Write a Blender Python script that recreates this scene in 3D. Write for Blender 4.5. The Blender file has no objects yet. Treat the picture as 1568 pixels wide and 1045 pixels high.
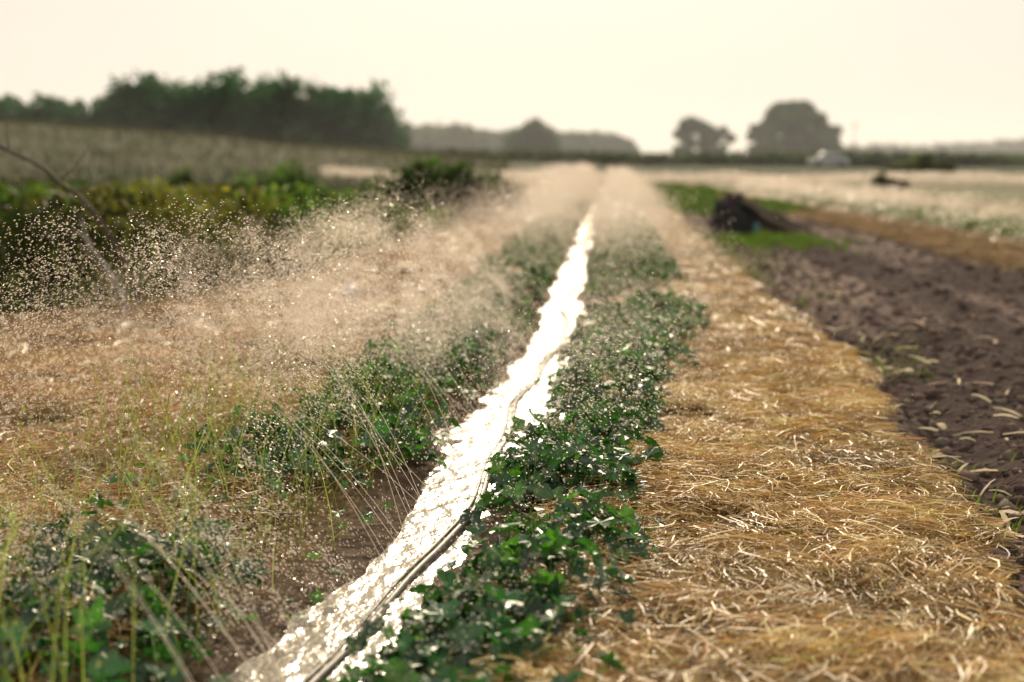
import bpy, math, numpy as np
from mathutils import Vector
rng = np.random.default_rng(7)
scene = bpy.context.scene
scene.view_settings.view_transform = 'Standard'
scene.view_settings.look = 'None'
scene.view_settings.exposure = 0

SUN_EL, SUN_AZ = 24.0, 1.0     # azimuth to the right of +Y

# ------------------------------------------------------------ noise
def vnoise(x, y, seed=0):
    x = np.asarray(x, float); y = np.asarray(y, float)
    xi = np.floor(x).astype(np.int64); yi = np.floor(y).astype(np.int64)
    fx = x-xi; fy = y-yi
    fx = fx*fx*(3-2*fx); fy = fy*fy*(3-2*fy)
    def h(a, b):
        n = (a*374761393 + b*668265263 + seed*974634777) & 0x7fffffff
        n = ((n ^ (n >> 13))*1274126177) & 0x7fffffff
        n = n ^ (n >> 16)
        return (n & 0xffff)/65535.0
    return (h(xi, yi)*(1-fx)+h(xi+1, yi)*fx)*(1-fy)+(h(xi, yi+1)*(1-fx)+h(xi+1, yi+1)*fx)*fy
def fbm(x, y, seed=0, o=3):
    s = 0; a = 1; t = 0
    for k in range(o):
        s = s+a*vnoise(np.asarray(x)*2**k, np.asarray(y)*2**k, seed+k*17); t += a; a *= .5
    return s/t
def sstep(a, b, x):
    t = np.clip((x-a)/(b-a), 0, 1); return t*t*(3-2*t)

# ------------------------------------------------------------ layout (metres)
CY = [-20, 1.5, 3.16, 4.22, 5.08, 7.3, 10.2, 16.8, 24.7, 46.6, 98, 2500]
CX = [-3.2, -.68, -.46, -.27, -.17, .09, .35, .78, 1.31, 2.93, 6.6, 160]
def c1(y): return np.interp(y, CY, CX)
def c2(y): return 7.9+.02*(np.asarray(y)-20)
EY = [-20, 3, 6, 8, 10.2, 11.5, 16.8, 20.8, 30, 50, 90]
EX = [-14, -9, -7, -5.6, -3.8, -2.4, -1.6, -1.0, -1.0, -.3, 0]
def xedge(y): return np.interp(y, EY, EX)

def ridge_h(x):
    return np.interp(x, [-200, -60, -29, -18, -7, 8, 30, 300], [6.0, 5.0, 3.2, 2.4, 1.4, .55, .4, .4])
def H(x, y):
    x = np.asarray(x, float); y = np.asarray(y, float)
    o = x-c1(y)
    z = .03+.02*(fbm(x*1.3, y*1.3, 3)-.5)
    z = z+(.034*(fbm(x*7, y*5, 5, 2)-.5))*sstep(40, 15, y)
    wv = .225-.10*sstep(5.5, 10, y)+.15*(vnoise(y*1.3, y*0+3, 9)-.5)
    oc = o+.09*(vnoise(y*2.1, y*0+7, 19)-.5)
    z = z-.055*np.exp(-(np.abs(oc)/wv)**2.4)
    mul = sstep(.3, .6, np.abs(o))*sstep(2.0, 1.5, o)*sstep(-4, -2.5, o)
    z = z+mul*(.045+.09*(fbm(x*2.2, y*2.2, 21)-.5))
    soil = sstep(1.6, 1.9, o+.3*(fbm(x*2, y*1, 31)-.5))*sstep(5.8, 5.5, x)
    fur = np.sin(o*2*math.pi/.55+2.2*fbm(x*.5, y*.2, 8)+1.2*fbm(x*3, y*1.5, 88))
    z = z+soil*(.030*fur*(.4+1.2*fbm(x*.8, y*.3, 87))-.04+.11*(fbm(x*2.8, y*2.2, 41, 4)-.5))*sstep(60, 20, y)
    rise = sstep(46, 82, y)
    z = z+rise*ridge_h(x)
    z = z-sstep(95, 130, y)*rise*np.maximum(ridge_h(x)-.6, 0)*.6
    z = z+.35*(fbm(x*.12, y*.12, 51)-.5)*sstep(14, 35, np.abs(y)+np.abs(x)*.6)*sstep(3, 8, np.abs(x-3))*(1-.6*sstep(4, 8, x))
    return z

# ------------------------------------------------------------ mesh utils
def make_mesh(name, V, F, C=None, mat=None, smooth=False, parent=None):
    V = np.asarray(V, np.float32).reshape(-1, 3); F = np.asarray(F, np.int32)
    k = F.shape[1]
    me = bpy.data.meshes.new(name)
    me.vertices.add(len(V)); me.vertices.foreach_set('co', V.ravel())
    me.loops.add(F.size); me.loops.foreach_set('vertex_index', F.ravel())
    me.polygons.add(len(F))
    me.polygons.foreach_set('loop_start', np.arange(0, F.size, k, dtype=np.int32))
    me.polygons.foreach_set('loop_total', np.full(len(F), k, np.int32))
    me.polygons.foreach_set('use_smooth', np.full(len(F), smooth, bool))
    if C is not None:
        C = np.asarray(C, np.float32)
        a = me.color_attributes.new('Col', 'FLOAT_COLOR', 'POINT')
        a.data.foreach_set('color', np.concatenate([C, np.ones((len(C), 1), np.float32)], 1).ravel())
    me.update(calc_edges=True)
    ob = bpy.data.objects.new(name, me); scene.collection.objects.link(ob)
    if mat: me.materials.append(mat)
    if parent: ob.parent = parent
    return ob
def cat(parts):
    Vs, Fs, Cs = [], [], []; n = 0
    for V, F, C in parts:
        Vs.append(V); Fs.append(F+n); Cs.append(C); n += len(V)
    return np.concatenate(Vs), np.concatenate(Fs), np.concatenate(Cs)
def norm(v): return v/np.maximum(np.linalg.norm(v, axis=-1, keepdims=True), 1e-9)

def ribbons(A, B, Cc, w, wd, col, prof=(1, 1, .8, .3)):
    n = len(A); ts = np.array([0, .34, .68, 1.0])
    V = np.zeros((n, 4, 2, 3))
    for i, t in enumerate(ts):
        p = (1-t)**2*A+2*t*(1-t)*B+t*t*Cc
        off = wd*(w*prof[i]*.5)[:, None]
        V[:, i, 0] = p-off; V[:, i, 1] = p+off
    base = np.arange(n)[:, None]*8
    F = np.concatenate([np.stack([base[:, 0]+2*i, base[:, 0]+2*i+1, base[:, 0]+2*i+3, base[:, 0]+2*i+2], 1) for i in range(3)])
    return V.reshape(-1, 3), F, np.repeat(col, 8, axis=0)
def rand_dir(n):
    return norm(rng.normal(size=(n, 3)))
def flecks(P, size, col, nrm=None, elong=1.5):
    n = len(P)
    if nrm is None: nrm = rand_dir(n)
    a = norm(np.cross(nrm, rand_dir(n))); b = np.cross(nrm, a)
    s = np.broadcast_to(size, (n,))[:, None]
    V = np.stack([P-a*s*.5*elong, P-b*s*.35+a*s*.05, P+a*s*.5*elong, P+b*s*.35], 1)
    F = np.arange(n*4).reshape(n, 4)
    return V.reshape(-1, 3), F, np.repeat(col, 4, axis=0)
def vary(col, n, amt=.25, hue=.08):
    c = np.asarray(col)[None]*(1+amt*rng.uniform(-1, 1, (n, 1)))
    return np.clip(c*(1+hue*rng.uniform(-1, 1, (n, 3))), 0.003, 1)

LEAF = [(-90, .12), (-62, .62), (-40, .78), (-20, .62), (-4, .60), (12, .92), (26, .98), (38, .80), (50, .68), (64, .80), (80, .98), (90, 1.08),
        (100, .98), (116, .80), (130, .68), (142, .80), (154, .98), (168, .92), (184, .60), (200, .62), (220, .78), (242, .62)]
def leaves(P, size, nrm, col):
    n = len(P); m = len(LEAF)
    a = norm(np.cross(nrm, rand_dir(n))); b = np.cross(nrm, a)
    th = np.radians([l[0] for l in LEAF]); r = np.array([l[1] for l in LEAF])
    lx = r*np.cos(th); ly = r*np.sin(th)
    cup = rng.uniform(-.45, .35, (n, 1)); fold = rng.uniform(0, .5, (n, 1))
    wav = .13*np.sin(th*5+rng.uniform(0, 6, (n, 1)))
    lz = cup*(r**2)[None]+fold*np.abs(lx)[None]+wav*r
    jit = 1+.16*rng.uniform(-1, 1, (n, m))
    s = size[:, None, None]
    ring = P[:, None]+s*((lx*jit)[:, :, None]*a[:, None]+(ly*jit)[:, :, None]*b[:, None]+lz[:, :, None]*nrm[:, None])
    V = np.concatenate([P[:, None], ring], 1)
    base = np.arange(n)[:, None]*(m+1)
    i = np.arange(m)
    F = np.stack([np.broadcast_to(base, (n, m)), base+1+i, base+1+(i+1) % m], 2).reshape(-1, 3)
    cc = np.repeat(col[:, None], m+1, axis=1); cc[:, 0] *= 1.5
    return V.reshape(-1, 3), F, cc.reshape(-1, 3)

# ------------------------------------------------------------ materials
def new_mat(name):
    m = bpy.data.materials.new(name); m.use_nodes = True
    nt = m.node_tree; nt.nodes.clear()
    out = nt.nodes.new('ShaderNodeOutputMaterial')
    return m, nt, out
def attr_mat(name, rough=.6, trans=0., tcol=(1.2, 1.5, .6), spec=.5, nscale=30, namt=.4, bump=0, bdist=.01):
    m, nt, out = new_mat(name); N = nt.nodes; L = nt.links
    at = N.new('ShaderNodeAttribute'); at.attribute_name = 'Col'
    tc = N.new('ShaderNodeTexCoord')
    no = N.new('ShaderNodeTexNoise'); no.inputs['Scale'].default_value = nscale; no.inputs['Detail'].default_value = 4
    L.new(tc.outputs['Object'], no.inputs['Vector'])
    mr = N.new('ShaderNodeMapRange'); mr.inputs['To Min'].default_value = 1-namt; mr.inputs['To Max'].default_value = 1+namt
    mr.inputs['From Min'].default_value = .25; mr.inputs['From Max'].default_value = .75
    L.new(no.outputs['Fac'], mr.inputs['Value'])
    mu = N.new('ShaderNodeVectorMath'); mu.operation = 'SCALE'
    L.new(at.outputs['Color'], mu.inputs[0]); L.new(mr.outputs[0], mu.inputs['Scale'])
    p = N.new('ShaderNodeBsdfPrincipled'); p.inputs['Roughness'].default_value = rough
    p.inputs['Specular IOR Level'].default_value = spec
    L.new(mu.outputs[0], p.inputs['Base Color'])
    if bump:
        bp = N.new('ShaderNodeBump'); bp.inputs['Strength'].default_value = bump; bp.inputs['Distance'].default_value = bdist
        L.new(no.outputs['Fac'], bp.inputs['Height']); L.new(bp.outputs[0], p.inputs['Normal'])
    last = p.outputs[0]
    if trans > 0:
        t = N.new('ShaderNodeBsdfTranslucent')
        m2 = N.new('ShaderNodeVectorMath'); m2.operation = 'MULTIPLY'; m2.inputs[1].default_value = tcol
        L.new(mu.outputs[0], m2.inputs[0]); L.new(m2.outputs[0], t.inputs['Color'])
        mx = N.new('ShaderNodeMixShader'); mx.inputs[0].default_value = trans
        L.new(last, mx.inputs[1]); L.new(t.outputs[0], mx.inputs[2]); last = mx.outputs[0]
    L.new(last, out.inputs[0])
    return m
def flat_mat(name, col, rough=.5, metal=0, nscale=15, namt=.25, bump=.2):
    m, nt, out = new_mat(name); N = nt.nodes; L = nt.links
    tc = N.new('ShaderNodeTexCoord')
    no = N.new('ShaderNodeTexNoise'); no.inputs['Scale'].default_value = nscale; no.inputs['Detail'].default_value = 5
    L.new(tc.outputs['Object'], no.inputs['Vector'])
    cr = N.new('ShaderNodeValToRGB'); cr.color_ramp.elements[0].position = .3; cr.color_ramp.elements[1].position = .7
    cr.color_ramp.elements[0].color = (*[c*(1-namt) for c in col], 1); cr.color_ramp.elements[1].color = (*[min(1, c*(1+namt)) for c in col], 1)
    L.new(no.outputs['Fac'], cr.inputs[0])
    p = N.new('ShaderNodeBsdfPrincipled'); p.inputs['Roughness'].default_value = rough; p.inputs['Metallic'].default_value = metal
    L.new(cr.outputs[0], p.inputs['Base Color'])
    bp = N.new('ShaderNodeBump'); bp.inputs['Strength'].default_value = bump; bp.inputs['Distance'].default_value = .02
    L.new(no.outputs['Fac'], bp.inputs['Height']); L.new(bp.outputs[0], p.inputs['Normal'])
    L.new(p.outputs[0], out.inputs[0])
    return m

M_ground = attr_mat('ground_soil', rough=1.0, spec=.05, nscale=18, namt=.5, bump=1.0, bdist=.035)
M_straw = attr_mat('straw', rough=.48, trans=.2, tcol=(1.1, .95, .7), spec=.30, nscale=40, namt=.25)
M_leaf = attr_mat('vine_leaf', rough=.40, trans=.28, tcol=(1.4, 2.2, .5), spec=.5, nscale=60, namt=.25, bump=.3, bdist=.004)
M_weed = attr_mat('weed_leaf', rough=.7, trans=.34, tcol=(1.3, 1.6, .5), spec=.15, nscale=5, namt=.3)
M_dry = attr_mat('dry_grass', rough=.9, trans=.15, tcol=(1, 1, .9), spec=.05, nscale=5, namt=.3)
M_tree = attr_mat('tree_foliage', rough=.9, trans=.25, tcol=(1.1, 1.3, .7), spec=.1, nscale=.5, namt=.3)
M_clod = attr_mat('soil_clod', rough=1.0, spec=.05, nscale=40, namt=.4, bump=.6, bdist=.01)

# droplets
M_drop, nt, out = new_mat('water_droplet')
tr = nt.nodes.new('ShaderNodeBsdfTranslucent'); tr.inputs[0].default_value = (.98, .89, .79, 1)  # warm cast of the sunlight put into the droplet colours
df = nt.nodes.new('ShaderNodeBsdfDiffuse'); df.inputs[0].default_value = (.95, .88, .80, 1)
gl = nt.nodes.new('ShaderNodeBsdfGlossy'); gl.inputs[0].default_value = (1, 1, 1, 1); gl.inputs['Roughness'].default_value = .3
m1 = nt.nodes.new('ShaderNodeMixShader'); m1.inputs[0].default_value = .78
m2 = nt.nodes.new('ShaderNodeMixShader'); m2.inputs[0].default_value = .22
nt.links.new(df.outputs[0], m1.inputs[1]); nt.links.new(tr.outputs[0], m1.inputs[2])
nt.links.new(m1.outputs[0], m2.inputs[1]); nt.links.new(gl.outputs[0], m2.inputs[2]); nt.links.new(m2.outputs[0], out.inputs[0])

# irrigation water
M_water, nt, out = new_mat('shallow_water')
N = nt.nodes; L = nt.links
tc = N.new('ShaderNodeTexCoord'); mp = N.new('ShaderNodeMapping'); mp.inputs['Scale'].default_value = (1.0, .6, 1)
n1 = N.new('ShaderNodeTexNoise'); n1.inputs['Scale'].default_value = 14; n1.inputs['Detail'].default_value = 4
bp = N.new('ShaderNodeBump'); bp.inputs['Strength'].default_value = .75; bp.inputs['Distance'].default_value = .024
p = N.new('ShaderNodeBsdfPrincipled'); p.inputs['Base Color'].default_value = (.30, .25, .185, 1)
p.inputs['Roughness'].default_value = .25; p.inputs['IOR'].default_value = 1.36; p.inputs['Specular IOR Level'].default_value = .5
L.new(tc.outputs['Object'], mp.inputs[0]); L.new(mp.outputs[0], n1.inputs['Vector']); L.new(n1.outputs['Fac'], bp.inputs['Height'])
L.new(bp.outputs[0], p.inputs['Normal']); L.new(p.outputs[0], out.inputs[0])

# ------------------------------------------------------------ ground
def sinh_axis(c, a, lo, hi, n):
    t = np.linspace(np.arcsinh((lo-c)/a), np.arcsinh((hi-c)/a), n)
    return c+a*np.sinh(t)
gx = sinh_axis(.4, 1.2, -1800, 1800, 700)
gy = sinh_axis(4.2, 2.0, -120, 3000, 600)
X, Y = np.meshgrid(gx, gy)
Z = H(X, Y)
V = np.stack([X, Y, Z], 2).reshape(-1, 3)
nx = len(gx)
ii, jj = np.meshgrid(np.arange(len(gy)-1), np.arange(nx-1), indexing='ij')
b0 = (ii*nx+jj).ravel()
F = np.stack([b0, b0+1, b0+1+nx, b0+nx], 1)
def ground_col(x, y):
    o = x-c1(y)
    n1 = fbm(x*2.5, y*2.5, 61)[..., None]; n2 = fbm(x*.3, y*.3, 71)[..., None]
    def mix(a, b, t): return a*(1-t[..., None])+np.asarray(b)*t[..., None]
    c = np.broadcast_to(np.array([.19, .12, .05]), x.shape+(3,)).copy()     # mulch
    c = mix(c, (.10, .07, .05), sstep(.55, .2, np.abs(o)))
    c = mix(c, (.16, .10, .048), sstep(-1.8, -3, o))
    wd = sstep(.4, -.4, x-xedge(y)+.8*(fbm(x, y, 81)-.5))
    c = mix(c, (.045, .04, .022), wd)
    far = sstep(22, 34, y)*wd
    c = mix(c, (.085, .085, .05), far)
    path = sstep(-7, -10, x+2*(n2[..., 0]-.5))*sstep(27, 30, y)*sstep(38, 35, y)
    c = mix(c, (.24, .16, .13), path*.8)
    slope = sstep(44, 62, y)
    c = mix(c, (.125, .122, .080), slope*wd)
    soil = sstep(1.6, 1.85, o+.5*(fbm(x*2, y*1.2, 31)-.5))*sstep(5.9, 5.6, x+.3*(n1[..., 0]-.5))
    c = mix(c, (.052, .035, .031), soil)
    st = fbm(o*4.0, y*.15, 8, 3)*.75+.25*fbm(x*4, y*3, 89)
    c = mix(c, (.22, .16, .135), soil*sstep(.47, .66, st)*.85)
    grn = sstep(29, 33, y+3*(n1[..., 0]-.5))*sstep(60, 56, y)*sstep(.9, 1.5, o)*sstep(6.2, 5.6, x)
    c = mix(c, (.08, .11, .04), grn)
    r = x-c2(y)
    m2 = sstep(-2.4, -2.15, r+.6*(n1[..., 0]-.5))*sstep(58, 54, y)
    c = mix(c, (.25, .185, .115), m2*sstep(9, 4, r))
    c = mix(c, (.11, .14, .05), m2*sstep(-1.1, -.8, r)*sstep(1.2, .9, np.abs(r+.1)))
    c = mix(c, (.20, .19, .12), sstep(3, 6, r))
    fr = sstep(57, 63, y)*(1-wd)
    c = mix(c, (.10, .105, .07), fr)
    band = sstep(.45, .62, fbm(x*.03, y*.15, 91, 2))*sstep(60, 75, y)
    c = mix(c, (.08, .09, .055), band*.8)
    c = c*(.75+.5*n1)*(.85+.3*n2)
    return c
make_mesh('ground', V, F, ground_col(X, Y).reshape(-1, 3), M_ground, smooth=True)

# water running down the row
wy = np.concatenate([np.arange(1.0, 12, .12), np.geomspace(12, 60, 60)])
wx = np.linspace(-.42, .42, 9)
WX, WY = np.meshgrid(wx, wy)
Vw = np.stack([WX+c1(WY), WY, np.full_like(WX, .004)], 2).reshape(-1, 3)
ii, jj = np.meshgrid(np.arange(len(wy)-1), np.arange(8), indexing='ij'); b0 = (ii*9+jj).ravel()
make_mesh('irrigation_water', Vw, np.stack([b0, b0+1, b0+10, b0+9], 1), None, M_water, smooth=True)

# ------------------------------------------------------------ tubes
def tube(path, rad, sides=8):
    path = np.asarray(path, float); n = len(path); rad = np.broadcast_to(rad, (n,))
    T = norm(np.gradient(path, axis=0))
    up = np.tile(np.array([[0.03, 0.02, 1.]]), (n, 1))
    up[np.abs(T[:, 2]) > .8] = (1, .1, 0)
    A = norm(np.cross(T, up)); B = np.cross(A, T)
    th = np.arange(sides)*2*math.pi/sides
    V = path[:, None]+rad[:, None, None]*(np.cos(th)[None, :, None]*A[:, None]+np.sin(th)[None, :, None]*B[:, None])
    i, j = np.meshgrid(np.arange(n-1), np.arange(sides), indexing='ij')
    F = np.stack([i*sides+j, i*sides+(j+1) % sides, (i+1)*sides+(j+1) % sides, (i+1)*sides+j], 2).reshape(-1, 4)
    return V.reshape(-1, 3), F, np.ones((n*sides, 3))
hy = np.concatenate([np.arange(1.0, 14, .08), np.arange(14, 55, .6)])
hx = c1(hy)+.04*np.sin(hy*1.4+1)+.015*np.sin(hy*4.3)+.03
hz = .010+.006*np.sin(hy*3.1)
a = tube(np.stack([hx, hy, hz], 1), .012, 10)
b = tube(np.stack([hx-.026, hy+.01, hz-.003], 1), .007, 8)
Vh, Fh, Ch = cat([a, b])
make_mesh('irrigation_hose', Vh, Fh, None, flat_mat('black_polyethylene', (.10, .09, .075), .55, 0, 30, .3, .1), smooth=True)

# ------------------------------------------------------------ straw mulch
def straw_patch(n, yr, side, Lr, w, base):
    u = rng.uniform(0, 1, n); y = yr[0]*(yr[1]/yr[0])**u
    if side > 0: o = rng.uniform(.34, 1.85, n); x = c1(y)+o
    else:
        lo = np.maximum(xedge(y)-.2, c1(y)-4.6); hi = c1(y)-.45
        x = lo+(hi-lo)*rng.uniform(0, 1, n)**.8; o = x-c1(y)
    keep = fbm(x*3, y*3, 101) > .30
    if side > 0: keep &= (o < 1.6+.5*(fbm(x*2, y*1.2, 31)-.4))
    x = x[keep]; y = y[keep]; n = len(x)
    flow = (fbm(x*1.4, y*1.4, 111)-.5)*7+.2
    ang = flow+rng.normal(0, .75, n)
    Ln = rng.uniform(*Lr, n); d = np.stack([np.cos(ang), np.sin(ang), np.zeros(n)], 1)
    perp = np.stack([-d[:, 1], d[:, 0], np.zeros(n)], 1)
    cl = fbm(x*4, y*4, 121)
    lift = rng.uniform(0, 1, n)**2*.05*(.4+1.3*cl)
    Z0 = H(x, y)+.008+lift
    P = np.stack([x, y, Z0], 1)
    tilt = rng.normal(0, .15, n)[:, None]*np.array([[0, 0, 1.]])
    A = P-(d-tilt)*(Ln*.5)[:, None]; Cc = P+(d+tilt)*(Ln*.5)[:, None]
    A[:, 2] = np.maximum(A[:, 2], H(A[:, 0], A[:, 1])+.003); Cc[:, 2] = np.maximum(Cc[:, 2], H(Cc[:, 0], Cc[:, 1])+.003)
    B = P+perp*(rng.normal(0, .25, n)*Ln)[:, None]; B[:, 2] += rng.uniform(0, .04, n)*(.3+cl)
    wd = norm(perp+np.array([[0, 0, 1.]])*rng.normal(0, .8, n)[:, None])
    cl2 = fbm(x*8, y*8, 122); cl3 = fbm(x*1.3, y*1.3, 123)
    col = vary(base, n, .5, .10)*np.clip(-.35+.9*cl+1.0*cl2+.8*cl3, .12, 1.5)[:, None]
    pale = rng.uniform(0, 1, n) < .07; col[pale] *= 1.6
    return ribbons(A, B, Cc, w*rng.uniform(.5, 1.7, n), wd, np.clip(col, 0, .7), (.8, 1, 1, .7))
parts = [straw_patch(78000, (2.3, 9), 1, (.03, .18), .0034, (.48, .32, .13)),
         straw_patch(18000, (8, 34), 1, (.10, .30), .009, (.44, .30, .15)),
         straw_patch(80000, (2.3, 9), -1, (.03, .17), .0035, (.44, .275, .115)),
         straw_patch(20000, (8, 22), -1, (.10, .28), .009, (.38, .25, .12))]
Vs, Fs, Cs = cat(parts)
make_mesh('straw_mulch', Vs, Fs, Cs, M_straw)

# neighbouring mulch strip
n = 9000; y = rng.uniform(10, 50, n); x = c2(y)+rng.uniform(-2.3, -.9, n); ang = rng.uniform(0, 6.3, n)
d = np.stack([np.cos(ang), np.sin(ang), rng.normal(0, .1, n)], 1)*.2; P = np.stack([x, y, H(x, y)+.03], 1)
Vn, Fn, Cn = ribbons(P-d, P+np.array([[0, 0, .05]]), P+d, np.full(n, .02), norm(np.cross(d, [[0, 0, 1.]])+[[0, 0, .3]]), vary((.35, .25, .15), n, .4))
make_mesh('neighbouring_straw_mulch', Vn, Fn, Cn, M_dry)

# ------------------------------------------------------------ vine rows
def vine_near(side):
    parts = []; st = []
    ys = np.arange(2.2, 9.5, .17)
    for y0 in ys:
        for k in range(4):
            yy = y0+rng.uniform(-.12, .12)
            if side < 0: oo = rng.uniform(-.86, -.29)
            else: oo = rng.uniform(.20, .58+.06*max(0, yy-5))
            xx = c1(yy)+oo
            thr = (.38 if side < 0 else .38)+.010*max(0, yy-4.5)
            if fbm(np.array(xx*2.2), np.array(yy*1.6), 131+side) < thr: continue
            R = rng.uniform(.10, .23); Ht = rng.uniform(.07, .19)
            m = int(rng.uniform(11, 22)*(R/.18))
            th = rng.uniform(0, 6.28, m); rr = R*np.sqrt(rng.uniform(0, 1, m))
            px = xx+rr*np.cos(th); py = yy+rr*np.sin(th)
            pz = H(px, py)+.03+Ht*(1-(rr/R)**2)**.5*rng.uniform(.4, 1.05, m)
            P = np.stack([px, py, pz], 1)
            nrm = norm(np.stack([np.cos(th)*rr/R*.7, np.sin(th)*rr/R*.7, np.full(m, 1.)], 1)+rng.normal(0, .48, (m, 3)))
            size = rng.uniform(.018, .058, m)
            tone = .5+.75*rng.uniform()
            col = vary((.030, .078, .030), m, .35, .15)*tone
            yg = rng.uniform(0, 1, m) < .14; col[yg] = vary((.065, .135, .032), yg.sum(), .2)
            parts.append(leaves(P, size, nrm, col))
            root = np.stack([xx+.3*(px-xx), yy+.3*(py-yy), H(px, py)*0+.03], 1)
            st.append((root, P))
    V, F, C = cat(parts)
    R0 = np.concatenate([s[0] for s in st]); P0 = np.concatenate([s[1] for s in st]); m = len(R0)
    mid = (R0+P0)/2+rng.normal(0, .02, (m, 3))
    SV, SF, SC = ribbons(R0, mid, P0, np.full(m, .004), norm(rng.normal(size=(m, 3))*[1, 1, .1]), vary((.12, .18, .06), m), (1, 1, 1, .8))
    return (V, F, C), (SV, SF, SC)
for side, nm in ((-1, 'squash_vine_row'), (1, 'squash_vine_row')):
    e = bpy.data.objects.new(nm, None); scene.collection.objects.link(e)
    lf, stm = vine_near(side)
    make_mesh('leaves', *lf, M_leaf, parent=e); make_mesh('stems', *stm, M_leaf, parent=e)
    n = 22000; y = 8.6*(52/8.6)**rng.uniform(0, 1, n)
    o = np.where(side < 0, rng.uniform(-.85, -.20, n), rng.uniform(.16, 1.0, n)); x = c1(y)+o
    k = fbm(x*2, y*1.2, 141+side) > .43; x = x[k]; y = y[k]; n = len(x)
    P = np.stack([x, y, H(x, y)+.02+rng.uniform(0, .14, n)*(.3+fbm(x*3, y*3, 151))], 1)
    make_mesh('distant_leaves', *flecks(P, rng.uniform(.05, .1, n), vary((.055, .11, .040), n, .4, .15), norm(rng.normal(0, .6, (n, 3))+[[0, 0, 1]])), M_weed, parent=e)
n = 1000; y = rng.uniform(2.6, 9, n); o = np.where(rng.uniform(0, 1, n) < .5, -rng.uniform(.12, 1.1, n), rng.uniform(.12, .68, n))
k = fbm(o*3+9, y*2, 161) > .52; y = y[k]; o = o[k]; x = c1(y)+o; n = len(x)
P = np.stack([x, y, H(x, y)+.05+rng.uniform(0, .05, n)], 1)
make_mesh('vine_sprigs', *leaves(P, rng.uniform(.015, .035, n), norm(rng.normal(0, .4, (n, 3))+[[0, 0, 1]]), vary((.06, .12, .04), n, .3)), M_leaf)

n = 680; y = rng.uniform(2.4, 6.2, n); x = c1(y)+rng.uniform(-1.25, -.25, n)
A = np.stack([x, y, H(x, y)], 1); h = rng.uniform(.12, .50, n)
lean = rng.normal(0, .16, (n, 2)); Cc = A+np.concatenate([lean, h[:, None]], 1)
B = A+np.concatenate([lean*.2, h[:, None]*.6], 1)
a = ribbons(A, B, Cc, rng.uniform(.002, .0045, n), norm(rng.normal(size=(n, 3))*[1, 1, .1]), vary((.26, .27, .12), n, .4))
k = rng.integers(0, n, 2400); f_ = rng.uniform(.45, 1, 2400)[:, None]     # little seed heads
P = A[k]*(1-f_)**2+2*f_*(1-f_)*B[k]+f_**2*Cc[k]+rng.normal(0, .006, (2400, 3))
b = flecks(P, rng.uniform(.006, .013, 2400), vary((.24, .25, .11), 2400, .4))
make_mesh('wild_grass_stems', *cat([a, b]), M_weed)

def blades(x, y, h, w, col, lean=.35):
    n = len(x); A = np.stack([x, y, H(x, y)-.01], 1)
    l = rng.normal(0, lean, (n, 2))*h[:, None]
    Cc = A+np.concatenate([l, h[:, None]], 1); B = A+np.concatenate([l*.25, h[:, None]*.65], 1)
    return ribbons(A, B, Cc, w, norm(rng.normal(size=(n, 3))*[1, 1, .1]), col, (1, .9, .6, .1))
n = 9000; y = rng.uniform(4, 24, n); x = c1(y)+1.75+rng.normal(0, .28, n)
k = fbm(x*1.6, y*.9, 171) > .58; x = x[k]; y = y[k]; n = len(x)
make_mesh('edge_grass', *blades(x, y, rng.uniform(.02, .08, n), rng.uniform(.005, .012, n), vary((.13, .15, .05), n, .3)), M_weed)

# ------------------------------------------------------------ soil clods and stubble chips
def blobs(P, r, col):
    t = (1+5**.5)/2
    iv = norm(np.array([(-1, t, 0), (1, t, 0), (-1, -t, 0), (1, -t, 0), (0, -1, t), (0, 1, t), (0, -1, -t), (0, 1, -t), (t, 0, -1), (t, 0, 1), (-t, 0, -1), (-t, 0, 1)], float))
    fi = np.array([(0, 11, 5), (0, 5, 1), (0, 1, 7), (0, 7, 10), (0, 10, 11), (1, 5, 9), (5, 11, 4), (11, 10, 2), (10, 7, 6), (7, 1, 8), (3, 9, 4), (3, 4, 2), (3, 2, 6), (3, 6, 8), (3, 8, 9), (4, 9, 5), (2, 4, 11), (6, 2, 10), (8, 6, 7), (9, 8, 1)])
    n = len(P); j = rng.uniform(.65, 1.3, (n, 12, 1))
    sc = rng.uniform(.6, 1.3, (n, 1, 3))*np.array([1, 1, .65])
    V = P[:, None]+iv[None]*j*sc*r[:, None, None]
    F = (fi[None]+np.arange(n)[:, None, None]*12).reshape(-1, 3)
    return V.reshape(-1, 3), F, np.repeat(col, 12, axis=0)
n = 18000; y = 3.2*(30/3.2)**(rng.uniform(0, 1, n)**1.2); x = c1(y)+1.7+rng.uniform(0, 1, n)**1.1*4.0
k = x < 5.7; x = x[k]; y = y[k]; n = len(x)
r = rng.uniform(0, 1, n)**3.5*.042+.006+.0003*y
make_mesh('soil_clods', *blobs(np.stack([x, y, H(x, y)-r*.05], 1), r, vary((.11, .078, .066), n, .55)), M_clod, smooth=True)
n = 210; y = 4*(22/4)**rng.uniform(0, 1, n); x = c1(y)+1.8+rng.normal(0, .22, n)+.3*rng.uniform(0, 1, n)**3*3
ang = rng.uniform(0, 3.14, n); ln = rng.uniform(.02, .09, n)*(1+.03*y)
d = np.stack([np.cos(ang)*ln, np.sin(ang)*ln, rng.normal(0, .01, n)], 1); P = np.stack([x, y, H(x, y)+.025], 1)
make_mesh('dry_stalk_scraps', *ribbons(P-d, P+[[0, 0, .02]], P+d, rng.uniform(.008, .034, n), norm(np.cross(d, [[0, 0, 1.]])+[[0, 0, .01]]), vary((.52, .43, .28), n, .3), (.6, 1, .7, .5)), M_dry)

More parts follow.
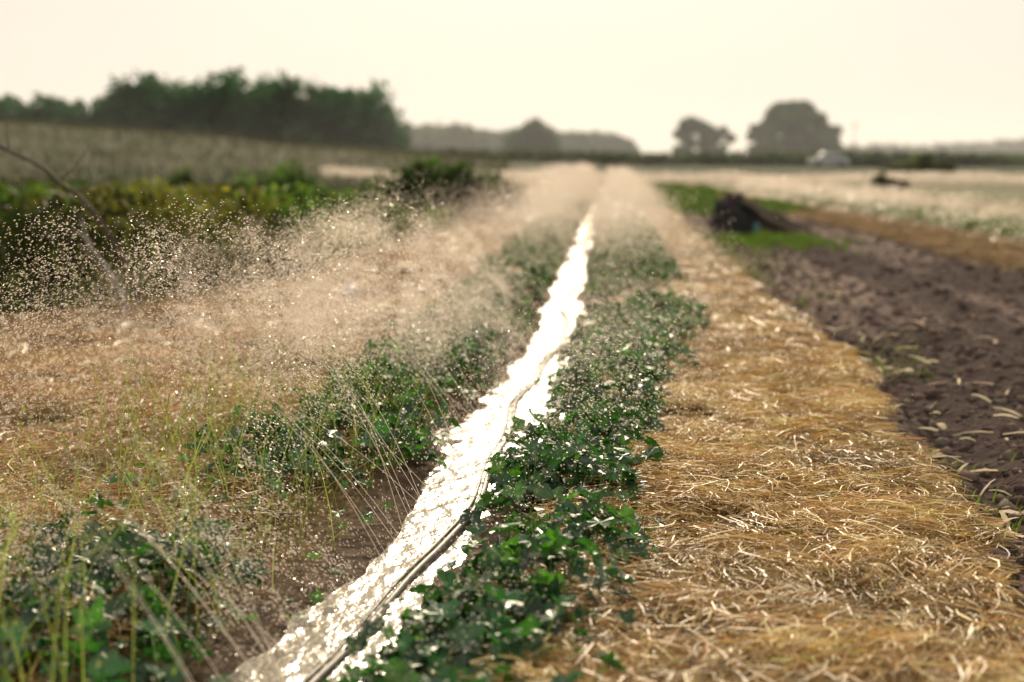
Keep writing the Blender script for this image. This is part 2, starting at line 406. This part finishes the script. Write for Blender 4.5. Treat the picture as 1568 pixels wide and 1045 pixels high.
# ------------------------------------------------------------ left weeds and shrubs
n = 80000; y = 9.5*(34/9.5)**rng.uniform(0, 1, n); x = xedge(y)-rng.uniform(0, 1, n)**.8*(6+.45*y)
hn = fbm(x*.7, y*.45, 181); k = hn > .34; x, y, hn = x[k], y[k], hn[k]; n = len(x)
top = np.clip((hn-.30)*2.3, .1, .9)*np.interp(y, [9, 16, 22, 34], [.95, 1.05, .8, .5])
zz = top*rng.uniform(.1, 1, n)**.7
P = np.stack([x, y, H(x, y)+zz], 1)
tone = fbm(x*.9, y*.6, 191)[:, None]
col = vary((.082, .125, .032), n, .35, .15)*np.clip(3.4*tone-.75, .2, 2.1)*(.3+.8*(zz/top)[:, None])  # shade low in the thicket is painted into the leaf colour
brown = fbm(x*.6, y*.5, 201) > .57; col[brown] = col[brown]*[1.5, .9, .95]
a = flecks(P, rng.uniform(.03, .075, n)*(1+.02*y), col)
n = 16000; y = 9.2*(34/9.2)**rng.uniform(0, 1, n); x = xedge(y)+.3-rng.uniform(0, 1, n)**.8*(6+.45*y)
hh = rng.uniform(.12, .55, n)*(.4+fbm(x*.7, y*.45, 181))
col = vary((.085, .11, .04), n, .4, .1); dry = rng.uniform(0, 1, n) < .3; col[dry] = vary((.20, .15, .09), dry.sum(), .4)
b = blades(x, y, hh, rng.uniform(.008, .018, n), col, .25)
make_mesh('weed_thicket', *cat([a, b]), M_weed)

def lobes_pts(lobes, n, shell=.45):
    L_ = np.array(lobes, float); vol = L_[:, 3]*L_[:, 5]; pr = vol/vol.sum()
    idx = rng.choice(len(L_), n, p=pr); l = L_[idx]
    d = rand_dir(n); r = (shell+(1-shell)*rng.uniform(0, 1, n)**.6)*(1+.12*rng.normal(size=n))
    P = l[:, :3]+d*l[:, 3:6]*r[:, None]
    return P, d
def shrub(name, cx, cy, w, h, n, col, size, seed):
    r0 = np.random.default_rng(seed); lb = []
    for i in range(14):
        fx = r0.uniform(-1, 1); rz = h*r0.uniform(.25, .5)*(1-.4*abs(fx))
        lb.append((cx+fx*w*.42, cy+r0.uniform(-.4, .4)*w*.4, rz*.9+r0.uniform(0, .3)*h*(1-abs(fx)), w*.16*r0.uniform(.7, 1.3), w*.16, rz))
    P, d = lobes_pts(lb, n, .3)
    P[:, 2] = np.maximum(P[:, 2], .02); P[:, 2] += H(P[:, 0], P[:, 1])*.8
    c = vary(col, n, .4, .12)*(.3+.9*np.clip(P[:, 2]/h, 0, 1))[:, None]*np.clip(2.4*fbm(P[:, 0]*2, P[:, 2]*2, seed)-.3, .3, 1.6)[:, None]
    lv = flecks(P, rng.uniform(.5, 1.2, n)*size, c)
    st = []
    for i in range(9):
        t = np.linspace(0, 1, 5)[:, None]; l = lb[i]
        p = np.array([[cx+.3*(l[0]-cx), cy, 0]])*(1-t)+np.array([[l[0], l[1], l[2]+l[5]*.5]])*t
        p[:, 2] += float(H(cx, cy))
        v, f, cc = tube(p, np.linspace(.02, .006, 5), 5); st.append((v, f, cc*[.08, .06, .04]))
    return make_mesh(name, *cat([lv]+st), M_weed)
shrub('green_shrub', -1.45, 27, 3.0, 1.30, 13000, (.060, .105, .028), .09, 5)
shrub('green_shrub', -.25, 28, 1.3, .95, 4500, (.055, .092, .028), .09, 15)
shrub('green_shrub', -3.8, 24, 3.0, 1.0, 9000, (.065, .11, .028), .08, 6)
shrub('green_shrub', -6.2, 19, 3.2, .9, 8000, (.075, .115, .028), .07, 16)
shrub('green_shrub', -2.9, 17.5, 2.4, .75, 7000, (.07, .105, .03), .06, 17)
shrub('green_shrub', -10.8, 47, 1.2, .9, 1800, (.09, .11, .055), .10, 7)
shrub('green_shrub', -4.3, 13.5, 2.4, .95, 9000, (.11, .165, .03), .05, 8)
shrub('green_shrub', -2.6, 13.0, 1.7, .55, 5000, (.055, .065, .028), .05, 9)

# low crops on the right field
n = 15000; y = rng.uniform(30, 56, n); x = c1(y)+1.1+rng.uniform(0, 1, n)*3.6
k = fbm(x*.8, y*.3, 77) > .42; x = x[k]; y = y[k]; n = len(x)
a = flecks(np.stack([x, y, H(x, y)+rng.uniform(0, .12, n)], 1), rng.uniform(.07, .13, n), vary((.085, .12, .04), n, .4))
n = 14000; y = rng.uniform(12, 54, n); x = c2(y)+rng.uniform(-.95, .9, n)
b = flecks(np.stack([x, y, H(x, y)+rng.uniform(0, .22, n)], 1), rng.uniform(.06, .12, n), vary((.085, .12, .045), n, .4))
n = 3000; y = 20.8+rng.normal(0, .9, n); x = 3.75+rng.normal(0, .45, n)
c = blades(x, y, rng.uniform(.03, .12, n), rng.uniform(.01, .02, n), vary((.095, .14, .035), n, .3))
make_mesh('crop_field', *cat([a, b, c]), M_weed)
# dry grass over the far slope
n = 30000; y = 34*(95/34)**rng.uniform(0, 1, n); x = rng.uniform(-60, 2, n)*(y/80)
k = x < xedge(y); x = x[k]; y = y[k]; n = len(x)
tn = fbm(x*.15, y*.25, 211)[:, None]
col = vary((.135, .130, .085), n, .3)*(.5+tn); g = tn[:, 0] < .5-.006*(y-50); col[g] = vary((.075, .092, .048), g.sum(), .3)
make_mesh('bank_grass', *blades(x, y, rng.uniform(.12, .4, n), rng.uniform(.03, .08, n), col), M_dry)

# ------------------------------------------------------------ distant trees
def forest(name, prof, y0, depth, n, size, col, seed, base=0.):
    r0 = np.random.default_rng(seed); lb = []
    xs = np.array([p[0] for p in prof]); hs = np.array([p[1] for p in prof])
    x = xs[0]
    while x < xs[-1]:
        h = np.interp(x, xs, hs)
        for k in range(3):
            hk = h*r0.uniform(.6, 1.0) if k else h*.98
            rx = h*r0.uniform(.13, .22); rz = hk*r0.uniform(.18, .3)
            lb.append((x+r0.uniform(-.5, .5)*rx, y0+r0.uniform(0, depth), hk-rz, rx, rx, rz))
        lb.append((x, y0+r0.uniform(0, depth), h*.3, h*.2, h*.2, h*.32))
        lb.append((x, y0+depth*.5, h*.5, h*.2, h*.2, h*.3))
        x += h*r0.uniform(.08, .16)
    P, d = lobes_pts(lb, n, .4)
    P[:, 2] = np.maximum(P[:, 2], .1)+base
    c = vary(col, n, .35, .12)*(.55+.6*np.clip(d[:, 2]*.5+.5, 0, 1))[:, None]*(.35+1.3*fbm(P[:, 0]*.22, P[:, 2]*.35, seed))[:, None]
    return make_mesh(name, *flecks(P, rng.uniform(.6, 1.4, n)*size, c), M_tree)
K = 1/2178.
def pr(l, D): return [((u-784)*K*D, 1.2+(245-v)*K*D) for u, v in l]
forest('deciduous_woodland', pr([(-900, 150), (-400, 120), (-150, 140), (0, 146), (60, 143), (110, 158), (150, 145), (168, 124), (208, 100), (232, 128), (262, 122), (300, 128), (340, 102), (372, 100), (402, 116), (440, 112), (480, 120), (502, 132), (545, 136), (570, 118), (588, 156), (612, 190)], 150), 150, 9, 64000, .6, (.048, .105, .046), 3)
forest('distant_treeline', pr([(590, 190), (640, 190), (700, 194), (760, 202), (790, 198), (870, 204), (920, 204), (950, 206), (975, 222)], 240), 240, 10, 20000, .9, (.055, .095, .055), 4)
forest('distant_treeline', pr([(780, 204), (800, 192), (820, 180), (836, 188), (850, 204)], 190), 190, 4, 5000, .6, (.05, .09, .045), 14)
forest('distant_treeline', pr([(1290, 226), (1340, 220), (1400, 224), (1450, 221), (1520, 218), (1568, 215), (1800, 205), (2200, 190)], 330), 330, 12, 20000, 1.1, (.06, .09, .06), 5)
def tree(name, cx, cy, w, h, n, size, seed, trunk_h):
    r0 = np.random.default_rng(seed); lb = []; st = []
    zg = float(H(cx, cy))
    for i in range(34):
        a = r0.uniform(0, 6.28); rr = r0.uniform(0, 1)**.5
        f = r0.uniform(.05, .95); zc = trunk_h+(h-trunk_h)*f
        sp = math.sqrt(max(.08, 1-((f-.38)/.66)**2))
        R = w*r0.uniform(.08, .15)
        lb.append((cx+math.cos(a)*rr*w*.44*sp, cy+math.sin(a)*rr*w*.44*sp, min(zc, h-R*.75), R, R, R*.8))
    P, d = lobes_pts(lb, n, .35); P[:, 2] = np.maximum(P[:, 2], .2)+zg
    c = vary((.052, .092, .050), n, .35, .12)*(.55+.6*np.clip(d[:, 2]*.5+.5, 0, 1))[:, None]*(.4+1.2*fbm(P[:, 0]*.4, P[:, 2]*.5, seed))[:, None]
    e = bpy.data.objects.new(name, None); scene.collection.objects.link(e)
    make_mesh('crown', *flecks(P, rng.uniform(.6, 1.4, n)*size, c), M_tree, parent=e)
    t = np.linspace(0, 1, 6)[:, None]
    parts = [tube(np.array([[cx, cy, zg-.3]])*(1-t)+np.array([[cx+.2, cy, zg+h*.6]])*t, np.linspace(h*.045, h*.015, 6), 9)]
    for l in lb[:12]:
        p0 = np.array([[cx+.1, cy, zg+trunk_h*r0.uniform(.8, 1.6)]]); p1 = np.array([[l[0], l[1], l[2]+zg]])
        parts.append(tube(p0*(1-t)+p1*t+np.array([[0, 0, .3]])*np.sin(t*math.pi), np.linspace(h*.016, h*.004, 6), 6))
    make_mesh('trunk_and_limbs', *[q for q in cat(parts)][:2], None, M_bark, smooth=True, parent=e)
M_bark = flat_mat('bark', (.09, .07, .05), .9, 0, 3, .4, .5)
D = 200*K
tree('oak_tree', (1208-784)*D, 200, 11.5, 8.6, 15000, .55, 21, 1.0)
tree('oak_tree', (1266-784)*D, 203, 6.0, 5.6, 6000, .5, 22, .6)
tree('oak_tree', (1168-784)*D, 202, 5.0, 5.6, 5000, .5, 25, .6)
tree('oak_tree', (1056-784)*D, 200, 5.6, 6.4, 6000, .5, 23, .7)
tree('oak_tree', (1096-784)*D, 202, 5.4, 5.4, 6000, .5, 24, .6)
forest('field_hedge', pr([(-300, 226), (560, 226), (700, 230), (900, 231), (980, 236), (1100, 234), (1300, 232), (1600, 236), (2100, 236)], 130), 130, 8, 26000, .5, (.085, .10, .065), 31)
shrub('field_shrub', 12.6, 49, .9, .75, 1200, (.05, .05, .035), .1, 41)
shrub('field_shrub', 13.5, 50, 1.2, .5, 1200, (.06, .055, .035), .1, 42)
shrub('field_shrub', 23.5, 82, 3.4, 1.0, 2500, (.10, .10, .065), .2, 43)

# ------------------------------------------------------------ pale car at the field edge
def box(c, s, taper=0., sh=0.):
    x, y, z = c; a, b, h = s[0]/2, s[1]/2, s[2]
    V = np.array([(x-a, y-b, z), (x+a, y-b, z), (x+a, y+b, z), (x-a, y+b, z),
                  (x-a+taper+sh, y-b*.85, z+h), (x+a-taper+sh, y-b*.85, z+h), (x+a-taper+sh, y+b*.85, z+h), (x-a+taper+sh, y+b*.85, z+h)])
    F = np.array([(0, 3, 2, 1), (4, 5, 6, 7), (0, 1, 5, 4), (1, 2, 6, 5), (2, 3, 7, 6), (3, 0, 4, 7)])
    return V, F, np.ones((8, 3))
M_white = flat_mat('white_car_paint', (.42, .42, .41), .4, 0, 2, .05, 0)
M_black = flat_mat('black_rubber', (.03, .03, .03), .7)
M_glass = flat_mat('car_glass', (.10, .11, .12), .15)
def addbev(ob, w, seg=3):
    m = ob.modifiers.new('b', 'BEVEL'); m.width = w; m.segments = seg; return ob
carx, cary = 27.8, 126.; cz = float(H(carx, cary))-.02
e = bpy.data.objects.new('parked_car', None); scene.collection.objects.link(e)
addbev(make_mesh('body', *box((carx, cary, cz+.3), (3.4, 1.6, .5))[:2], None, M_white, parent=e), .12)
addbev(make_mesh('cabin', *box((carx+.1, cary, cz+.79), (2.2, 1.5, .5), .4)[:2], None, M_white, parent=e), .1)
make_mesh('windows', *box((carx+.1, cary, cz+.84), (1.9, 1.54, .33), .3)[:2], None, M_glass, parent=e)
for i, (wx_, wy_) in enumerate([(-1.05, -.78), (1.05, -.78), (-1.05, .78), (1.05, .78)]):
    bpy.ops.mesh.primitive_cylinder_add(radius=.3, depth=.2, location=(carx+wx_, cary+wy_, cz+.3), rotation=(math.pi/2, 0, 0), vertices=24)
    o_ = bpy.context.object; o_.name = 'wheel_%d' % (i+1); o_.data.materials.append(M_black); o_.parent = e
px_, py_ = (1303-784)*K*180, 180
t = np.linspace(0, 1, 4)[:, None]
zz_ = float(H(px_, py_))
make_mesh('utility_pole', *[q for q in cat([tube(np.array([[px_, py_, zz_-.5]])*(1-t)+np.array([[px_, py_, zz_+5.2]])*t, .05, 8),
        tube(np.array([[px_-.5, py_, zz_+4.9]])*(1-t)+np.array([[px_+.5, py_, zz_+4.9]])*t, .04, 6)])][:2], None, M_bark, smooth=True)

parts = []
for fx in np.arange(-44, 10, 2.6):
    g = float(H(fx, 84)); parts.append(tube(np.array([[fx, 84, g-.2], [fx+.02, 84, g+.3], [fx+.03, 84, g+.7]]), .04, 5))
for hz_ in (.35, .65):
    fx = np.linspace(-44, 10, 60); parts.append(tube(np.stack([fx, np.full(60, 84.), H(fx, np.full(60, 84.))+hz_], 1), .02, 4))
make_mesh('wire_fence', *[q for q in cat(parts)][:2], None, M_bark)

# ------------------------------------------------------------ debris pile on the right
e = bpy.data.objects.new('covered_debris_pile', None); scene.collection.objects.link(e)
def heap(name, cx, cy, w, d_, h, mat, seed, skew=0, pw=2.6):
    r = np.linspace(0, 1, 22); th = np.linspace(0, 2*math.pi, 49)[:-1]
    R, T = np.meshgrid(r, th, indexing='ij')
    x = cx+R*np.cos(T)*w/2*(1+.12*np.sin(3*T+seed)); y = cy+R*np.sin(T)*d_/2
    z = h*(1-R**pw)*(.6+.8*fbm(x*5+seed, y*5, seed))+skew*h*(-(x-cx)/w)*(1-R**2)+H(x, y)-.02
    V = np.stack([x, y, z], 2).reshape(-1, 3)
    i, j = np.meshgrid(np.arange(21), np.arange(48), indexing='ij')
    F = np.stack([i*48+j, i*48+(j+1) % 48, (i+1)*48+(j+1) % 48, (i+1)*48+j], 2).reshape(-1, 4)
    return make_mesh(name, V, F, None, mat, smooth=True, parent=e)
px0, py0 = 3.55, 23.
heap('dark_tarpaulin', px0, py0, .72, .7, .58, flat_mat('black_tarpaulin', (.012, .011, .011), .9, 0, 6, .4, .6), 3, 0, 7)
heap('earth_heap', px0+.5, py0+.15, 1.1, .7, .36, flat_mat('dark_earth', (.045, .03, .024), .95, 0, 8, .4, .8), 5, 1.0)
heap('red_cloth', px0+.02, py0+.05, .5, .45, .61, flat_mat('faded_red_cloth', (.04, .013, .012), .8, 0, 9, .3, .4), 7, 0, 5)
heap('turquoise_sack', px0+.33, py0-.40, .16, .2, .22, flat_mat('turquoise_sack', (.04, .14, .12), .6, 0, 9, .3, .4), 9)
for i in range(6):
    p0 = np.array([[px0+.1+.05*i, py0-.2+.07*i, .50]]); p1 = np.array([[px0+.85+.09*i, py0-.35+.12*i, .04]]); t = np.linspace(0, 1, 5)[:, None]
    make_mesh('branch_%d' % (i+1), *tube(p0*(1-t)+p1*t+rng.normal(0, .02, (5, 3)), np.linspace(.035, .02, 5), 7)[:2], None, M_bark, smooth=True, parent=e)

# ------------------------------------------------------------ dead branches on the left
M_dead = flat_mat('dead_wood', (.10, .08, .065), .85, 0, 12, .3, .3)
M_pale = flat_mat('bleached_wood', (.34, .31, .27), .8, 0, 12, .2, .3)
def branch(name, pts, r0, r1, mat, twigs=5, seed=0):
    rr = np.random.default_rng(seed); pts = np.array(pts, float)
    t = np.linspace(0, len(pts)-1, 18); P = np.stack([np.interp(t, np.arange(len(pts)), pts[:, k]) for k in range(3)], 1)
    P[1:-1] = (P[:-2]+P[1:-1]*2+P[2:])/4; P += rr.normal(0, .006, P.shape)
    parts = [tube(P, np.linspace(r0, r1, 18), 7)]
    for i in range(twigs):
        b = P[rr.integers(4, 16)]; d = np.array([rr.uniform(-.5, .5), rr.uniform(-.2, .2), rr.uniform(.1, .5)])*rr.uniform(.3, .8)
        tt = np.linspace(0, 1, 5)[:, None]; parts.append(tube(b+d*tt+np.array([[0, 0, .06]])*tt**2+rr.normal(0, .006, (5, 3)), np.linspace(r1*.8, r1*.3, 5), 5))
    return make_mesh(name, *[q for q in cat(parts)][:2], None, mat, smooth=True)
branch('dead_branch', [(-2.75, 10.6, 0), (-2.85, 10.5, .45), (-3.0, 10.2, .85), (-3.25, 9.9, 1.15), (-3.6, 9.7, 1.36), (-4.1, 9.6, 1.55)], .022, .011, M_dead, 6, 2)
branch('bleached_stick', [(-2.75, 10.2, .05), (-2.85, 10.2, .35), (-3.1, 10.2, .68)], .018, .009, M_pale, 2, 4)
branch('bleached_stick', [(-2.4, 10.6, .02), (-2.45, 10.6, .3), (-2.5, 10.6, .42)], .015, .008, M_pale, 2, 5)
branch('bleached_stick', [(-3.2, 11.3, .05), (-2.9, 11.4, .3), (-2.5, 11.5, .5)], .014, .008, M_pale, 3, 6)

# ------------------------------------------------------------ white plastic jug in the straw
prof = [(0, 0), (.055, 0), (.062, .012), (.062, .075), (.055, .10), (.03, .125), (.018, .135), (.018, .155), (.021, .157), (.021, .175), (0, .176)]
th = np.linspace(0, 2*math.pi, 21)[:-1]
V = np.array([[(r*math.cos(a), r*math.sin(a)*.9, z) for a in th] for r, z in prof]).reshape(-1, 3)
i, j = np.meshgrid(np.arange(len(prof)-1), np.arange(20), indexing='ij')
F = np.stack([i*20+j, i*20+(j+1) % 20, (i+1)*20+(j+1) % 20, (i+1)*20+j], 2).reshape(-1, 4)
ob = make_mesh('plastic_bottle', V, F, None, flat_mat('white_plastic', (.6, .62, .66), .5, 0, 20, .1, .05), smooth=True)
ob.location = (-1.28, 10.9, float(H(-1.28, 10.9))+.06); ob.rotation_euler = (1.2, .3, .7)

# ------------------------------------------------------------ spray
def drops(P, Vel, r, stretch):
    n = len(P); T = norm(Vel); A = norm(np.cross(T, rand_dir(n))); B = np.cross(T, A)
    rr = r[:, None]; ln = (r*stretch)[:, None]
    V = np.stack([P-T*ln, P+A*rr, P-.5*A*rr+.87*B*rr, P-.5*A*rr-.87*B*rr, P+T*ln], 1)
    f = np.array([(0, 2, 1), (0, 3, 2), (0, 1, 3), (4, 1, 2), (4, 2, 3), (4, 3, 1)])
    F = (f[None]+np.arange(n)[:, None, None]*5).reshape(-1, 3)
    return V.reshape(-1, 3), F
G = 9.81
def sim(holes, side, jets, per, radf, vz, rng_x, sp, xfun, ue=.7, drift=.10, clump=.0, plume=.6, bundle=False):
    n = len(holes)*jets*per
    hy_ = np.repeat(holes, jets*per)
    J = len(holes)*jets
    if bundle:      # each hole throws one tight plume
        vz_ = np.repeat(np.repeat(rng.uniform(*vz, len(holes)), jets)*rng.uniform(.88, 1.04, J), per); fl = 2*vz_/G
        vx_ = np.repeat(np.repeat(rng.uniform(*rng_x, len(holes)), jets)*rng.uniform(.8, 1.2, J), per)/fl*side
    else:
        pl = np.repeat(1.04-plume+2*plume*(vnoise(holes*1.9, holes*0, 77)-.12), jets)
        vz_ = np.repeat(rng.uniform(*vz, J)*np.clip(pl, .6, 1.04), per); fl = 2*vz_/G
        vx_ = np.repeat(rng.uniform(*rng_x, J), per)/fl*side
    vy_ = np.repeat(rng.normal(0, .3, J), per)
    u = rng.uniform(.0, 1, n)**ue
    ph = np.repeat(rng.uniform(0, 6.28, J), per); u = np.clip(u+.02*np.sin(u*38+ph), 0, 1)
    t = u*fl; s = (sp*(.05+u**1.2))[:, None]
    P = np.stack([xfun(hy_)+vx_*t, hy_+vy_*t+.15*t, .04+vz_*t-.5*G*t*t], 1)
    P += rng.normal(size=(n, 3))*s*[1, 1, 1]; P[:, 0] -= drift*u*u
    Vel = np.stack([vx_, vy_, vz_-G*t], 1)
    k = P[:, 2] > H(P[:, 0], P[:, 1])
    if clump > 0:   # turbulent air leaves denser sheets and thinner gaps
        q = fbm(P[:, 0]*5.0+P[:, 1]*.6, P[:, 2]*1.8+P[:, 1]*1.0, 303)
        k &= rng.uniform(0, 1, n) < np.clip(.12+(q-.42)*7, .06, 1)*clump+(1-clump)
    P, Vel = P[k], Vel[k]
    r = radf(P[:, 1])*rng.uniform(.45, 1.4, len(P))
    return P, Vel, r
sets = []
near = np.arange(2.7, 9.2, .14)
rn = lambda y: .0009+.00018*np.maximum(y, 0)
sets.append(sim(near, -1, 7, 330, rn, (2.6, 4.1), (.5, 2.5), .09, c1, .75, .15, .92, .5))
sets.append(sim(np.arange(3.2, 9.4, .38), -1, 5, 820, rn, (3.4, 4.5), (.9, 2.5), .065, c1, .7, .12, .85, .5, True))
sets.append(sim(near, 1, 3, 130, rn, (2.3, 3.6), (.4, 1.7), .12, c1))
farh = np.arange(9.2, 52, .2)
rf = lambda y: .0010+.00020*y
sets.append(sim(farh, -1, 4, 130, rf, (2.9, 4.3), (.5, 2.1), .13, c1, .7, .1, .6))
sets.append(sim(farh, 1, 3, 120, rf, (2.7, 4.1), (.6, 1.8), .11, c1))
P = np.concatenate([s[0] for s in sets]); Ve = np.concatenate([s[1] for s in sets]); r = np.concatenate([s[2] for s in sets])
make_mesh('irrigation_spray', *drops(P, Ve, r, rng.uniform(1.0, 2.4, len(r))), None, M_drop)
J = 30; hy_ = rng.uniform(2.6, 6, J); vz_ = rng.uniform(2.8, 4.1, J); fl = 2*vz_/G; vx_ = -rng.uniform(.6, 2.1, J)/fl; vy_ = rng.normal(0, .35, J)
parts = []
for q in range(J):
    t = np.linspace(0, fl[q]*.3, 9)
    parts.append(tube(np.stack([c1(hy_[q])+vx_[q]*t, hy_[q]+vy_[q]*t, .04+vz_[q]*t-.5*G*t*t], 1), np.linspace(.0007, .0003, 9), 4))
make_mesh('water_jets', *[q for q in cat(parts)][:2], None, M_drop)
P, Ve, r = sim(np.arange(18, 54, .2), -1, 2, 60, lambda y: .005+.0002*y, (2.2, 3.2), (.5, 1.5), .08, c2)
P2, Ve2, r2 = sim(np.arange(18, 54, .2), 1, 2, 60, lambda y: .005+.0002*y, (2.2, 3.2), (.5, 1.8), .08, c2)
n = 34000; xx = rng.uniform(-7.5, 45, n); tt = rng.uniform(0, 1, n); hh = rng.uniform(.22, .42, n)*(.8+.5*vnoise(xx*.8, xx*0, 5))
P3 = np.stack([xx, 57+rng.choice([-1, 1], n)*tt*1.6, .05+4*hh*tt*(1-tt)], 1)
P3[:, 2] += H(P3[:, 0], P3[:, 1])
make_mesh('distant_irrigation_spray', *drops(np.concatenate([P, P2, P3]), np.concatenate([Ve, Ve2, rand_dir(n)]), np.concatenate([r, r2, rng.uniform(.012, .028, n)]), 1.4*np.ones(len(P)+len(P2)+n)), None, M_drop)

# ------------------------------------------------------------ atmospheric haze (real volume over the far land)
m, nt, out = new_mat('haze_air')
vs = nt.nodes.new('ShaderNodeVolumeScatter'); vs.inputs['Color'].default_value = (.96, .96, .96, 1)
vs.inputs['Density'].default_value = .0018; vs.inputs['Anisotropy'].default_value = .3
nt.links.new(vs.outputs[0], out.inputs['Volume'])
hv = make_mesh('haze', *box((0, 792, -3), (2400, 1400, 24))[:2], None, m)

# ------------------------------------------------------------ sky and sun
w = bpy.data.worlds.new('World'); scene.world = w; w.use_nodes = True
nt = w.node_tree; nt.nodes.clear(); N = nt.nodes; L = nt.links
sk = N.new('ShaderNodeTexSky'); sk.sky_type = 'NISHITA'; sk.sun_disc = False
sk.sun_elevation = math.radians(SUN_EL); sk.sun_rotation = math.radians(SUN_AZ)
sk.dust_density = 6; sk.air_density = 1.2; sk.ozone_density = 1
mx = N.new('ShaderNodeMix'); mx.data_type = 'RGBA'; mx.inputs['Factor'].default_value = .92
mx.inputs[7].default_value = (9.2, 8.6, 7.6, 1)       # milky overcast haze
L.new(sk.outputs[0], mx.inputs[6])
bg = N.new('ShaderNodeBackground'); bg.inputs['Strength'].default_value = .1
L.new(mx.outputs[2], bg.inputs[0])
wo = N.new('ShaderNodeOutputWorld'); L.new(bg.outputs[0], wo.inputs[0])
sd = bpy.data.lights.new('sun', 'SUN'); sd.energy = 4.6; sd.angle = math.radians(.6); sd.color = (1, .84, .60)
so = bpy.data.objects.new('sun', sd); scene.collection.objects.link(so)
el, az = math.radians(SUN_EL), math.radians(SUN_AZ)
dv = Vector((math.cos(el)*math.sin(az), math.cos(el)*math.cos(az), math.sin(el)))
so.rotation_euler = dv.to_track_quat('Z', 'Y').to_euler(); so.location = (0, 0, 20)

# ------------------------------------------------------------ camera
cd = bpy.data.cameras.new('camera'); cam = bpy.data.objects.new('camera', cd); scene.collection.objects.link(cam)
cd.lens = 50; cd.sensor_width = 36; cd.clip_end = 5000; cd.clip_start = .05
cam.location = (0, 0, 1.2); cam.rotation_euler = (math.radians(90-7.3), 0, 0)
cd.dof.use_dof = True; cd.dof.focus_distance = 4.5; cd.dof.aperture_fstop = 1.6
scene.camera = cam
